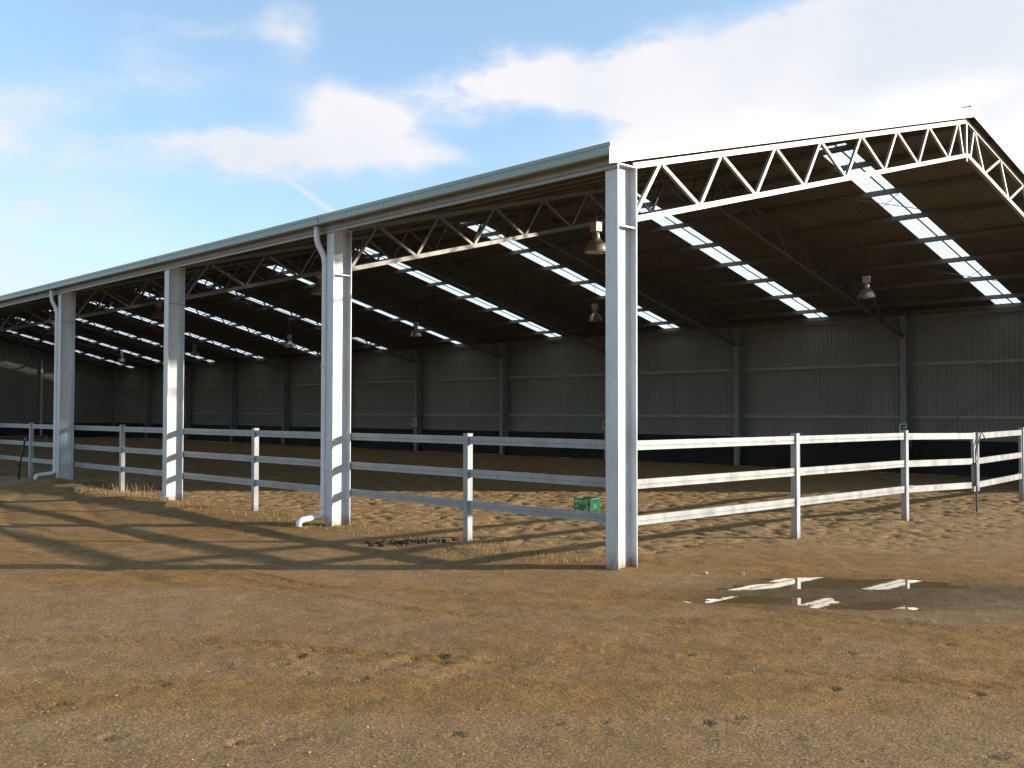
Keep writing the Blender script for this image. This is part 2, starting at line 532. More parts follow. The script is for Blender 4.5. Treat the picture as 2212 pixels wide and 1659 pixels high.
def ground_fields(x, y):
    pa, qa = x*.72-y*.694, x*.694+y*.72     # along and across the wheel tracks
    inside = sstep(x, .0, 1.2)*sstep(y, -.6, .9)*(1-sstep(x, 20.6, 21.0))
    # trodden sand inside, out to the churned apron near the gate
    apron = sstep(x, 2.5, 5.5)*sstep(y, -3.2, -1.0)*(1-sstep(y, .0, .9))
    sand = np.clip(inside+apron*.7, 0, 1)
    dents = fbm(x, y, 3, 5.8)
    dents2 = fbm(x+40, y, 2, 9.0)
    z = sand*(-.030*sstep(dents, .50, .68)+.022*dents2+.02*(fbm(x, y, 3, 1.1)-.5))
    # outside: compacted, small lumps
    out = 1-sand
    z = z+out*(.020*(fbm(x, y, 4, 1.4)-.5)+.010*(fbm(x, y, 3, 7.0)-.5)+.004*(vnoise(x*19, y*19)-.5))
    # earth mound along the outer side of the posts
    mound = np.exp(-((x+.55+.35*(fbm(y*0+3, y, 3, .5)-.5))/.75)**2)*sstep(y, 3.5, 9)*(1-sstep(y, 40, 46))
    z = z+mound*(.05+.13*fbm(x, y, 4, 1.3)*sstep(y, 6, 12))
    lump = np.exp(-((x+.1)/.7)**2-((y-18.1)/1.7)**2)
    z = z+.16*lump*(.6+.8*fbm(x, y, 4, 2.2))
    z = z+.05*np.exp(-((x+.2)/.6)**2-((y-2.4)/1.2)**2)*fbm(x, y, 3, 3)*2
    # clods thrown up by hooves and wheels
    dig = np.exp(-((x+4.35)/.55)**2-((y+1.95)/.5)**2)
    z = z+dig*.07*(fbm(x, y, 3, 5.5)-.5)
    # tyre ruts that curve past the corner
    path = (x*.68-y*.73)  # across the travel direction
    bend = y+.9+.035*(x+4)**2
    for off, wd in ((0, .13), (-1.5, .13), (.9, .10), (2.2, .10)):
        rb = bend-off*1.0
        rut = np.exp(-(rb/wd)**2)*(1-sstep(x, -1.2, .4))*sstep(x, -16, -12)
        tread = .5+.5*np.sign(np.sin((x*1.0)*42+np.abs(rb)*38))
        z = z-rut*(.004+.005*tread*(wd > .12)*fbm(x, y, 2, 1.2))
    # wheel track running out of the paddock on the left
    bend2 = x+2.9-.02*(y-4)**2
    for off in (0, -1.45):
        rb = bend2-off
        rut = np.exp(-(rb/.16)**2)*sstep(y, 1.5, 4)*(1-sstep(y, 22, 26))
        z = z-rut*(.016+.008*fbm(x, y, 2, 6))
    # hoof prints pressed into the yard
    for (hx, hy, r_, an) in HOOF:
        if x.size < 50 and min(abs(x-hx).min(), abs(y-hy).min()) > .5: continue
        dx, dy = x-hx, y-hy
        c_, s_ = math.cos(an), math.sin(an)
        u_ = (dx*c_+dy*s_)/r_; w_ = (-dx*s_+dy*c_)/(r_*.8)
        rr_ = np.sqrt(u_*u_+w_*w_)
        z = z-.014*np.exp(-((rr_-.75)/.30)**2)*np.clip(.6+u_, 0, 1.4)+.007*np.exp(-((rr_-1.5)/.35)**2)
    th, tm = track_field(x, y)
    z = z+out*th
    # puddle hollow
    def ell(cx, cy, a, b_, ang):
        c, s = math.cos(ang), math.sin(ang)
        dx, dy = x-cx, y-cy
        return ((dx*c+dy*s)/a)**2+((-dx*s+dy*c)/b_)**2
    A = math.radians(-44)
    pd = np.exp(-ell(.72, -2.70, 1.75, .95, A)**1.5*.9)+.5*np.exp(-ell(2.2, -4.0, .9, .4, A))+.45*np.exp(-ell(-.6, -2.0, .6, .25, A))
    pd = np.clip(pd, 0, 1.15)
    z = z*(1-.75*np.clip(pd, 0, 1))-pd*.031+np.clip(pd, 0, 1)*.125*(fbm(pa*.55+5, qa*1.35+2, 4, 1.5)-.5)
    wet = np.clip(pd*1.35-.10+.6*(fbm(x, y, 4, 1.3)-.5), 0, 1)
    streak = fbm(pa*.22+3, qa*1.1+.12*np.sin(pa*.6), 5, 1.0)
    orange = np.clip(1.3*sstep(streak, .46, .70)*(1-sand), 0, 1)
    fl = fbm(pa*.35+11, qa*6.5+.25*np.sin(pa*.5), 3, 1.0)
    z = z-out*.006*sstep(fl, .52, .72)
    trk = np.exp(-((qa+4.2+.04*(pa+3)**2*.3)/.55)**2)+np.exp(-((qa+2.1-.10*(pa+1))/.45)**2)
    z = z-out*trk*.005*sstep(fbm(pa*.5+5, qa*16, 2, 1.0), .5, .62)
    near_p = np.exp(-ell(.3, -2.2, 3.4, 1.3, A))+np.exp(-ell(-2.2, -3.6, 4.5, .8, A))*.9
    orange = np.clip(orange*.75+near_p*sstep(fbm(x, y, 4, 1.0), .36, .62)*.95
                     + np.exp(-((x+3.3)/1.5)**2)*sstep(y, 1.5, 5)*1.0*sstep(fbm(x, y, 4, .8), .30, .58)
                     + mound*.85*sstep(fbm(x, y, 4, 1.2), .30, .58), 0, 1)
    orange = np.clip(orange+tm*out*.45, 0, 1)
    dark = np.clip(np.exp(-ell(2.0, -4.6, 2.6, .6, A))*.8+np.exp(-ell(-.2, -3.9, 2.8, .35, A))*.35, 0, 1)
    # rich damp soil of the mound
    return z, sand, wet, orange, dark


def axis(lo, fine, hi, far):
    core = list(np.arange(lo, fine, .030))
    core += list(np.arange(core[-1]+.05, hi, .052))
    hi = core[-1]; step = .052
    out = []
    p = hi; s = step
    while p < far:
        s *= 1.12; p += s; out.append(p)
    neg = []
    p = lo; s = step
    while p > -far:
        s *= 1.12; p -= s; neg.append(p)
    return np.array(neg[::-1]+core+out)


gx = axis(-8.2, -1.5, 15, 600)
gy = axis(-6.4, -.5, 15, 600)
X, Y = np.meshgrid(gx, gy, indexing='ij')
Z, SA, WE, ORG, DK = ground_fields(X, Y)
nx, ny = X.shape
verts = np.stack([X, Y, Z], -1).reshape(-1, 3)
ii, jj = np.meshgrid(np.arange(nx-1), np.arange(ny-1), indexing='ij')
a = (ii*ny+jj).ravel()
faces = np.stack([a, a+ny, a+ny+1, a+1], -1)
me = bpy.data.meshes.new('ground')
me.vertices.add(len(verts)); me.vertices.foreach_set('co', verts.ravel())
me.loops.add(faces.size); me.loops.foreach_set('vertex_index', faces.ravel())
me.polygons.add(len(faces))
me.polygons.foreach_set('loop_start', np.arange(0, faces.size, 4))
me.polygons.foreach_set('loop_total', np.full(len(faces), 4))
me.update()
me.polygons.foreach_set('use_smooth', np.ones(len(faces), bool))
ca = me.color_attributes.new('soil', 'FLOAT_COLOR', 'POINT')
ca.data.foreach_set('color', np.stack([SA, WE, ORG, DK], -1).reshape(-1).astype(np.float32))

m, n, b = newmat('packed_soil_and_sand')
at = n.nodes.new('ShaderNodeAttribute'); at.attribute_name = 'soil'
sp = n.nodes.new('ShaderNodeSeparateColor'); n.links.new(at.outputs['Color'], sp.inputs[0])
n1 = noise(n, .35, 6, .6)
n2 = noise(n, 3.0, 8, .7)
n3 = noise(n, 45, 4, .7)
n4 = noise(n, 160, 2, .6)
grav = ramp(n, n1.outputs['Fac'], [(.30, (.275, .160, .066)), (.50, (.305, .182, .078)), (.70, (.335, .205, .094))]).outputs[0]
sandc = ramp(n, n2.outputs['Fac'], [(.3, (.320, .200, .090)), (.7, (.425, .285, .135))]).outputs[0]
c = mixc(n, sp.outputs[0], grav, sandc)
oc = ramp(n, n2.outputs['Fac'], [(.3, (.22, .110, .024)), (.7, (.34, .180, .045))]).outputs[0]
of = n.nodes.new('ShaderNodeMath'); of.operation = 'MULTIPLY'; of.inputs[1].default_value = .72
n.links.new(sp.outputs[2], of.inputs[0])
c = mixc(n, of.outputs[0], c, oc)
wf = n.nodes.new('ShaderNodeMath'); wf.operation = 'MULTIPLY'; wf.inputs[1].default_value = .88
n.links.new(sp.outputs[1], wf.inputs[0])
c = mixc(n, wf.outputs[0], c, (.120, .070, .024))
df = n.nodes.new('ShaderNodeMath'); df.operation = 'MULTIPLY'; df.inputs[1].default_value = .5
n.links.new(at.outputs['Alpha'], df.inputs[0])
c = mixc(n, df.outputs[0], c, (.14, .10, .065))
c = mixc(n, 1.0, c, ramp(n, n2.outputs['Fac'], [(.25, (.74, .74, .74)), (.75, (1.22, 1.22, 1.22))]).outputs[0], 'MULTIPLY')
c = mixc(n, 1.0, c, ramp(n, n3.outputs['Fac'], [(.3, (.52, .50, .48)), (.52, (1, 1, 1)), (.74, (1.65, 1.6, 1.52))]).outputs[0], 'MULTIPLY')
vo = n.nodes.new('ShaderNodeTexVoronoi'); vo.inputs['Scale'].default_value = 110
gg = n.nodes.new('ShaderNodeNewGeometry'); n.links.new(gg.outputs['Position'], vo.inputs['Vector'])
spk = ramp(n, vo.outputs['Color'], [(.0, (.60, .60, .60)), (.80, (1.12, 1.12, 1.12)), (.95, (2.0, 1.9, 1.75))]).outputs[0]
c = mixc(n, 1.0, c, spk, 'MULTIPLY')
n.links.new(c, b.inputs['Base Color'])
rr = ramp(n, sp.outputs[1], [(0, (.95,)*3), (.55, (.88,)*3), (1, (.62,)*3)])
n.links.new(rr.outputs[0], b.inputs['Roughness'])
b.inputs['Specular IOR Level'].default_value = .25
hm = n.nodes.new('ShaderNodeMath'); hm.operation = 'MULTIPLY_ADD'; hm.inputs[1].default_value = .35
n.links.new(n4.outputs['Fac'], hm.inputs[0]); n.links.new(n3.outputs['Fac'], hm.inputs[2])
hm2 = n.nodes.new('ShaderNodeMath'); hm2.operation = 'MULTIPLY_ADD'; hm2.inputs[1].default_value = 2.2
n.links.new(n2.outputs['Fac'], hm2.inputs[0]); n.links.new(hm.outputs[0], hm2.inputs[2])
bump(n, b, hm2.outputs[0], .8, .012)
me.materials.append(m)
ground = link('ground', me)
tag(ground, kind='structure')


def gz(x, y):
    return float(ground_fields(np.array([float(x)]), np.array([float(y)]))[0][0])


# puddle water
m, n, b = newmat('muddy_water')
b.inputs['Base Color'].default_value = (.16, .105, .045, 1)
b.inputs['Roughness'].default_value = .02
b.inputs['IOR'].default_value = 1.33
t = noise(n, 6, 3, .5)
bump(n, b, t.outputs['Fac'], .05, .004)
pm = MB()
pm.add([(-1.6, -1.0, PUD_Z), (-1.6, -5.6, PUD_Z), (4.6, -5.6, PUD_Z), (4.6, -1.0, PUD_Z)], [(0, 1, 2, 3)])
pud = pm.build('puddle', m)
tag(pud, kind='structure')

# ------------------------------------------------------------ the shed
TP = .2583
W, L, NB = 21.18, 66.0, 11
RX = W/2
DC, FW = .36, .1975


def zr(x, base):           # height on a line that follows the roof
    return base+TP*(RX-abs(x-RX))


shed = empty('arena_shed')
tag(shed, 'long open-sided riding arena shed of galvanised steel with a gable roof and skylight strips', 'building')


def child(mb, name, mat, parent=None, bevel=0, label=None):
    o = mb.build(name, mat, parent or shed, bevel)
    if label: o['label'] = label
    return o


# columns: outer flange, web, broader inner flange with lips
H = 4.84
mb = MB()
mb.box(0, .012, -FW/2, FW/2, -.3, H)
mb.box(.012, DC-.022, -.006, .006, -.3, H)
mb.box(DC-.022, DC-.010, -.103, .103, -.3, H)
me_col = mb.mesh('column', M_col)
st = MB()
st.box(.012, DC-.022, -.092, -.006, 4.10, 4.112)
st.box(.012, DC-.022, .006, .092, 4.10, 4.112)
me_st = st.mesh('stiffener', M_col)
cp = MB().box(-.006, DC+.006, -.10, .10, H, H+.012)
me_cap = cp.mesh('cap_plate', M_col)
for k in range(NB+1):
    c = link('column', me_col, shed, (0, 6*k, 0))
    link('stiffener', me_st, c); link('cap_plate', me_cap, c)
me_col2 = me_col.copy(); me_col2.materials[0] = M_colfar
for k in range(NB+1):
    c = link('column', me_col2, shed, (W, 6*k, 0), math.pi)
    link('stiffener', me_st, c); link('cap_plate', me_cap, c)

# trusses
BOT = [DC+.05, 1.80, 3.15, 4.48, 5.80, 7.13, 8.45, 9.75]
TOP = [.95, 2.30, 3.66, 4.98, 6.30, 7.60, 8.89, 10.20]
TZ, BZ = 4.79, 4.13


def tpt(x): return (x, 0, zr(x, TZ))
def bpt(x): return (x, 0, zr(x, BZ))


tc_, bc_ = MB(), MB()
CH = .075
for s in (0, 1):
    fx = (lambda x: x) if s == 0 else (lambda x: W-x)
    sh = [(-CH/2, -CH/2), (CH/2, -CH/2), (CH/2, CH/2), (-CH/2, CH/2)]
    for mbb, fz in ((tc_, TZ), (bc_, BZ)):
        p = [(fx(DC), -CH/2, zr(DC, fz)), (fx(RX-.0), -CH/2, zr(RX, fz))]
        vs = []
        for (x, y, z) in p:
            for dy, dz in ((0, -CH/2), (CH, -CH/2), (CH, CH/2), (0, CH/2)):
                vs.append((x, y+dy, z+dz))
        fs = [(0, 1, 2, 3), (7, 6, 5, 4), (0, 4, 5, 1), (1, 5, 6, 2), (2, 6, 7, 3), (3, 7, 4, 0)]
        if s: fs = [f[::-1] for f in fs]
        mbb.add(vs, fs[:1]+fs[2:])
me_tc, me_bc = tc_.mesh('top_chord', M_truss), bc_.mesh('bottom_chord', M_truss)
BR = []
for s in (0, 1):
    fx = (lambda x: x) if s == 0 else (lambda x: W-x)
    for i in range(8):
        BR.append(((fx(BOT[i]), 0, zr(BOT[i], BZ+.03)), (fx(TOP[i]-.035), 0, zr(TOP[i]-.035, TZ-.03))))
        nb = BOT[i+1] if i < 7 else RX-.12
        BR.append(((fx(TOP[i]+.035), 0, zr(TOP[i], TZ-.03)), (fx(nb-.05), 0, zr(nb-.05, BZ+.03))))
BR.append(((RX, 0, zr(RX, BZ)-.12), (RX, 0, zr(RX, TZ)-.03)))
brm = [MB().bar(p, q, .045, .045, (0, 1, 0)).mesh('brace', M_truss) for p, q in BR]
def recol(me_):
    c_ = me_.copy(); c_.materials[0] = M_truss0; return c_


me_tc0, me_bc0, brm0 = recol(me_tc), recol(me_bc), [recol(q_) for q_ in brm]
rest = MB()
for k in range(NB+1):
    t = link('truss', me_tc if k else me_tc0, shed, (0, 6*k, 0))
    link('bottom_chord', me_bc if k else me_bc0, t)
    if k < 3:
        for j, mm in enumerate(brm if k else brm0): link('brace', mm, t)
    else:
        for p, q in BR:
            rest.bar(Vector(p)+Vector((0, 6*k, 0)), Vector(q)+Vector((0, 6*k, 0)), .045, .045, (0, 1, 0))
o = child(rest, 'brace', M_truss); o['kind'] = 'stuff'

# purlins (C-section, along the shed)
PX = [.12, .86, 2.30, 3.73, 5.16, 6.59, 8.02, 9.45, 10.28]
for x in PX:
    for s in (0, 1):
        xx = x if s == 0 else W-x
        if s == 0 and x == PX[0]: continue
        z = zr(xx, 4.868)
        sg = -1 if s == 0 else 1
        mb = MB()
        mb.box(xx-.004, xx+.004, -.10, L+.05, z, z+.122)
        mb.box(xx+.004, xx+.062, -.10, L+.05, z, z+.005)
        mb.box(xx+.056, xx+.062, -.10, L+.05, z+.005, z+.025)
        child(mb, 'purlin', M_purlin)


# corrugated sheet generator: rib direction across, run along
def corrugated(y0, y1, fpt, mat_i=0, pitch=.0762*2, amp=.014):
    """fpt(y, t, off) -> point, t in 0..1 along the rib"""
    vs, fs = [], []
    prof = [(0, 0), (.30, 0), (.38, 1), (.62, 1), (.70, 0)]
    ys = []
    y = y0
    while y < y1:
        for a, h in prof:
            yy = y+a*pitch
            if yy < y1: ys.append((yy, h*amp))
        y += pitch
    ys.append((y1, 0))
    for yy, h in ys:
        vs.append(fpt(yy, 0, h)); vs.append(fpt(yy, 1, h))
    for i in range(len(ys)-1):
        fs.append((2*i, 2*i+2, 2*i+3, 2*i+1))
    return vs, fs


YS, YE = -.14, L+.10
RZ = 5.02


def slope_pt(xa, xb):
    return lambda y, t, h: ((xa+(xb-xa)*t), y, zr(xa+(xb-xa)*t, RZ)+h)


mb = MB()
mb.add(*corrugated(YS, YE, slope_pt(-.10, RX-.02)))
child(mb, 'roof_sheet', M_roof_in, label='near roof slope of dark corrugated steel')
mb = MB()
SKW = [(2.66+6*k, 3.37+6*k) for k in range(NB)]
edge = YS
for (s0, s1) in SKW:
    mb.add(*corrugated(edge, s0, slope_pt(RX+.02, W+.10)))
    edge = s1
mb.add(*corrugated(edge, YE, slope_pt(RX+.02, W+.10)))
mb.add(*corrugated(2.0, 2.0001, slope_pt(RX+.02, RX+.03))) if False else None
child(mb, 'roof_sheet', M_roof_in, label='far roof slope of dark corrugated steel between skylight strips')
for (s0, s1) in SKW:
    mb = MB()
    mb.add(*corrugated(s0, s1, slope_pt(RX+.22, W-.02), amp=.006))
    sk = child(mb, 'skylight', M_sky)
    lp = MB()
    xa, xb = RX+.24, W-.05
    vs = []
    for x in (xa, xb):
        for y, z in ((s0+.20, -.030), (s0+.235, -.030), (s0+.235, -.006), (s0+.20, -.006)):
            vs.append((x, y, zr(x, RZ)+z))
    lp.add(vs, [(0, 1, 5, 4), (1, 2, 6, 5), (2, 3, 7, 6), (3, 0, 4, 7), (0, 3, 2, 1), (4, 5, 6, 7)])
    lp.build('safety_strap', M_roof_in, sk)

# ridge capping and barge capping
mb = MB()
for sgn in (-1, 1):
    pr = [(0, .055), (.22, .055-.22*TP), (.22, .045-.22*TP), (0, .045)]
    vs = [(RX+sgn*a, y, zr(RX, RZ)+bz) for y in (YS, YE) for a, bz in pr]
    fs = [(0, 1, 5, 4), (1, 2, 6, 5), (2, 3, 7, 6), (0, 3, 2, 1), (4, 5, 6, 7)]
    if sgn < 0: fs = [f[::-1] for f in fs]
    mb.add(vs, fs)
child(mb, 'ridge_capping', M_trim)
for yb, sg in ((-.165, 1), (L+.125, -1)):
    for s in (0, 1):
        fx = (lambda x: x) if s == 0 else (lambda x: W-x)
        mb = MB()
        xa, xb = -.235, RX+(.0 if s == 0 else 0)
        vs = []
        for x in (xa, xb):
            zb = zr(x, RZ)
            for dy, dz in ((0, -.170), (.004, -.170), (.004, .008), (.006, .008), (.006, .026), (0, .026)):
                vs.append((fx(x), yb+dy*sg, zb+dz))
        fs = [(0, 1, 7, 6), (1, 2, 8, 7), (2, 3, 9, 8), (3, 4, 10, 9), (4, 5, 11, 10), (5, 0, 6, 11), (0, 5, 4, 3, 2, 1), (6, 7, 8, 9, 10, 11)]
        if (s == 1) ^ (sg == -1): fs = [f[::-1] for f in fs]
        mb.add(vs, fs)
        vs2 = [(fx(x), yb+dy*sg, zr(x, RZ)+dz) for x in (-.08, xb) for dy, dz in ((.0065, .018), (.19, .018), (.19, .025), (.0065, .025))]
        mb.add(vs2, [(0, 1, 5, 4), (1, 2, 6, 5), (2, 3, 7, 6), (3, 0, 4, 7), (0, 3, 2, 1), (4, 5, 6, 7)])
        # small fold line of the capping
        vs = []
        for x in (xa+.0, xb):
            zb = zr(x, RZ)
            for dy, dz in ((-.008, -.120), (-.0005, -.120), (-.0005, .014), (-.008, .014)):
                vs.append((fx(x), yb+dy*sg, zb+dz))
        fs = [(0, 1, 5, 4), (1, 2, 6, 5), (2, 3, 7, 6), (3, 0, 4, 7), (0, 3, 2, 1), (4, 5, 6, 7)]
        mb.add(vs, fs)
        bc = child(mb, 'barge_capping', M_barge)
    if sg == 1:
        mb = MB().box(RX-.17, RX+.17, yb-.014, yb-.009, zr(RX, RZ)-.14, zr(RX, RZ)+.046)
        child(mb, 'ridge_end_cap', M_barge)

# gutters
for s in (0, 1):
    sg = 1 if s == 0 else -1
    x0 = 0 if s == 0 else W
    prof = [(-.020, .0), (-.020, -.110), (-.185, -.138), (-.207, -.132), (-.207, -.045), (-.214, -.035), (-.214, .008), (-.206, .008),
            (-.206, -.030), (-.199, -.042), (-.199, -.124), (-.184, -.130), (-.028, -.103), (-.028, .0)]
    mb = MB()
    vs = [(x0+sg*a, y, 5.045+z) for y in (YS-.02, YE) for a, z in prof]
    k = len(prof)
    fs = [(i, (i+1) % k, k+(i+1) % k, k+i) for i in range(k)]+[tuple(range(k))[::-1], tuple(range(k, 2*k))]
    mb.add(vs, fs)
    g = child(mb, 'gutter', M_trim)
    if s == 0:
        sl_ = MB()
        y = .2
        while y < 34:
            for dy in (0, .075):
                sl_.box(-.2095, -.2065, y+dy, y+dy+.045, 4.985, 4.991)
            y += .21
        sl_.build('overflow_slot', M_steel_dark, g)['kind'] = 'stuff'
        jn = MB()
        for y in (6.05, 12.1, 18.2, 24.3):
            jn.box(-.2165, -.2135, y, y+.012, 4.93, 5.052)
        jn.build('gutter_joint', M_steel_dark, g)
# eave purlins on the long sides
for x0, sg in ((0, 1), (W, -1)):
    mb = MB()
    prof = [(-.030, 4.785), (-.030, 4.825), (-.018, 4.835), (-.030, 4.845), (-.030, 4.945), (.045, 4.945), (.045, 4.940), (-.008, 4.940), (-.008, 4.790), (-.001, 4.790), (-.001, 4.785)]
    k = len(prof)
    vs = [(x0+sg*(a), y, z) for y in (-.12, L+.05) for a, z in prof]
    mb.add(vs, [(i, (i+1) % k, k+(i+1) % k, k+i) for i in range(k)]+[tuple(range(k))[::-1], tuple(range(k, 2*k))])
    child(mb, 'eave_purlin', M_eave)
    mb = MB().box(x0+sg*.09-.05, x0+sg*.09+.05, -.05, L, 4.853, 4.861)
    child(mb, 'eave_plate', M_eave)


# walls
def wall_x(x, y0, y1, z0, z1, sgn):
    return corrugated(y0, y1, lambda y, t, h: (x+sgn*h, y, z0+(z1-z0)*t), amp=.016, pitch=.150)


mb = MB(); mb.add(*wall_x(W+.075, -.05, L+.16, .95, 5.04, 1))
sw = child(mb, 'side_wall', M_wall, label='long far wall of dull grey-green corrugated steel')
for k in range(NB):
    MB().box(W+.060, W+.066, 6*k+3.0, 6*k+3.035, .96, 4.95).build('sheet_lap', M_wall, sw)
for z in (1.75, 3.385):
    mb = MB()
    for k in range(NB):
        mb.box(W+.004, W+.058, 6*k+.10, 6*k+5.90, z-.010, z+.030)
        mb.box(W+.004, W+.010, 6*k+.10, 6*k+5.90, z-.060, z-.010)
    child(mb, 'girt', M_girt)
mb = MB()
mb.add([(W+.03, 0, 1.03), (W-.16, 0, .0), (W-.16, L, .0), (W+.03, L, 1.03), (W+.09, 0, 1.03), (W+.09, 0, -.05), (W+.09, L, -.05), (W+.09, L, 1.03)],
       [(0, 3, 2, 1), (0, 4, 7, 3), (0, 1, 5, 4), (3, 7, 6, 2)])
child(mb, 'kickboard', M_kick, label='dark sloping kickboard at the foot of the far wall')
# end wall
mb = MB()
vs, fs = [], []
pitch = .150
x = -.05
pts = []
while x < W+.07:
    for a_, h_ in ((0, 0), (.30, 0), (.38, 1), (.62, 1), (.70, 0)):
        if x+a_*pitch < W+.072: pts.append((x+a_*pitch, h_*.016))
    x += pitch
for (xx, h_) in pts:
    vs.append((xx, L+.075+h_, .95)); vs.append((xx, L+.075+h_, zr(xx, RZ)-.02))
for i in range(len(pts)-1): fs.append((2*i, 2*i+1, 2*i+3, 2*i+2))
mb.add(vs, fs)
ew = child(mb, 'end_wall', M_wall, label='gable end wall of dull corrugated steel')
for z in (1.75, 3.385, 5.1):
    half = (z-4.9)/TP+.2 if z > 4.9 else .1
    mb = MB().box(half, W-half, L+.004, L+.058, z-.010, z+.030)
    child(mb, 'girt', M_girt)
for x in (5.3, 10.59, 15.88):
    mb = MB()
    mb.box(x-.07, x+.07, L-.13, L-.12, 0, zr(x, 4.05)); mb.box(x-.005, x+.005, L-.12, L, 0, zr(x, 4.05)); mb.box(x-.07, x+.07, L-.012, L-.002, 0, zr(x, 4.05))
    child(mb, 'end_wall_column', M_col)
mb = MB()
mb.add([(0, L+.03, 1.03), (0, L-.16, .0), (W, L-.16, .0), (W, L+.03, 1.03), (0, L+.09, 1.03), (W, L+.09, 1.03)], [(0, 1, 2, 3), (0, 3, 5, 4)])
child(mb, 'kickboard', M_kick, label='dark kickboard under the gable end wall')
# unseen return panel of the gable, added to cast the floor's shade edge
mb = MB()
pts = []
x = 16.6
while x < W+.07:
    for a_, h_ in ((0, 0), (.30, 0), (.38, 1), (.62, 1), (.70, 0)):
        if x+a_*pitch < W+.072: pts.append((x+a_*pitch, h_*.016))
    x += pitch
vs, fs = [], []
for (xx, h_) in pts:
    vs.append((xx, -.075-h_, .05)); vs.append((xx, -.075-h_, zr(xx, RZ)-.19))
for i in range(len(pts)-1): fs.append((2*i, 2*i+2, 2*i+3, 2*i+1))
mb.add(vs, fs)
child(mb, 'end_wall', M_wall, label='unseen short return of corrugated wall, added to shade the arena floor')

# roof bracing rods under the far slope
for k in (0, 5, 10):
    for (xa, ya, xb, yb) in ((RX+.6, 6*k+.3, RX+5.2, 6*k+5.7), (RX+5.2, 6*k+.3, RX+.6, 6*k+5.7), (RX+5.4, 6*k+.3, W-.5, 6*k+5.7), (W-.5, 6*k+.3, RX+5.4, 6*k+5.7)):
        mb = MB().tube([(xa, ya, zr(xa, 4.80)), (xb, yb, zr(xb, 4.80))], .008, 6)
        child(mb, 'brace_rod', M_purlin)
# wall bracing rods, first far bay
for (ya, za, yb, zb) in ((.3, .9, 5.7, 4.6), (5.7, .9, .3, 4.6)):
    mb = MB().tube([(W-.02, ya, za), (W-.02, yb, zb)], .007, 6)
    child(mb, 'brace_rod', M_purlin)

# downpipes
def bendpts(a, b_, c_, r=.09, n=6):
    a, b_, c_ = Vector(a), Vector(b_), Vector(c_)
    d1 = (a-b_).normalized(); d2 = (c_-b_).normalized()
    p = b_+d1*r; q = b_+d2*r
    return [p.lerp(b_, i/n).lerp(b_.lerp(q, i/n), i/n) for i in range(n+1)]


def path(pts, r=.09):
    out = [Vector(pts[0])]
    for i in range(1, len(pts)-1):
        out += bendpts(pts[i-1], pts[i], pts[i+1], r)
    out.append(Vector(pts[-1]))
    return out


R = .048
for yc in (6, 18, 30):
    y = yc+.155
    g = gz(-.5, y)
    x0 = .0
    mb = MB()
    pts = path([(-.115, y+.07, 4.915), (-.115, y+.07, 4.66), (x0, y, 4.38), (x0, y, g+.14), (-.46, y, g+.10), (-.46, y, g+.0)], .085)
    mb.tube(pts, R, 18)
    dp = child(mb, 'downpipe', M_pvc)
    cl = MB()
    for z in (4.34, 2.62, g+.30):
        MB().lathe([(R+.001, -.022), (R+.007, -.020), (R+.007, .020), (R+.001, .022)], 18, (x0, y, z)).build('pipe_socket', M_pvc, dp)

# ------------------------------------------------------------ pendant lamps
def make_lamp():
    r = empty('pendant_lamp', (0, 0, 0))
    mb = MB()
    outer = [(.07, .33), (.075, .28), (.088, .245), (.13, .215), (.175, .165), (.205, .105), (.222, .05), (.232, 0), (.236, -.004)]
    inner = [(.228, 0), (.215, .05), (.197, .105), (.167, .16), (.125, .205), (.07, .235), (.0, .24)]
    mb.lathe(outer+inner, 36)
    mb.build('lamp_shade', M_lamp, r)
    MB().lathe([(0, .40), (.062, .40), (.066, .32), (.068, .31), (0, .31)], 20).build('lamp_neck', M_lamp, r)
    MB().box(-.075, .075, -.09, .09, .395, .575).build('ballast_box', M_lampbox, r, .006)
    MB().lathe([(0, .09), (.04, .10), (.055, .14), (.04, .19), (.02, .24)], 16).build('lamp_bulb', M_white, r)
    return r


lamp0 = make_lamp()
LAMPS = []
near_lab = ['large bell pendant lamp hanging nearest, just left of the corner column',
            'bell pendant lamp hanging beside the top of the second column with a downpipe',
            'bell pendant lamp hanging left of the third column under the near slope',
            'bell pendant lamp hanging just left of the farthest column with a downpipe',
            'bell pendant lamp of the near row beyond the farthest visible column',
            'bell pendant lamp of the near row by the end wall']
far_lab = ['bell pendant lamp right of the corner column, in front of the far wall columns',
           'dim bell pendant lamp seen directly left of the corner column, lower than the big one',
           'small bell pendant lamp in the middle of the first bay left of the corner column',
           'small bell pendant lamp between second and third columns before a skylight strip',
           'tiny bell pendant lamp just right of the third column near the far wall',
           'tiny bell pendant lamp between the third and fourth columns near the far wall',
           'tiniest bell pendant lamp of the far row']
for row, X_, labs, zz in ((0, 5.25, near_lab, 4.93), (1, 15.9, far_lab, 4.90)):
    for k, lab in enumerate(labs):
        y = 4.85+9.53*k-(.15 if row else 0)
        if y > 63: continue
        LAMPS.append((X_, y, zz, lab))
for i, (x, y, z, lab) in enumerate(LAMPS):
    r = lamp0 if i == 0 else copy_tree(lamp0)
    r.location = (x, y, z)
    r.rotation_euler = (0, 0, random.uniform(-.25, .25))
    tag(r, lab, 'lamp', 'bell lamps hanging from the roof')
    top = zr(x, 4.85)-z
    mb = MB()
    pts = [(0, 0, .57)]+[(.012*math.sin(t_*2.2+i), .012*math.cos(t_*1.7+i), .57+(top-.57)*t_/8) for t_ in range(1, 8)]+[(0, 0, top)]
    mb.tube(pts, .007, 6)
    mb.build('cord', M_cable, r)

# ------------------------------------------------------------ fences
RAILZ = [1.517, 1.043, .598]
RH = .115


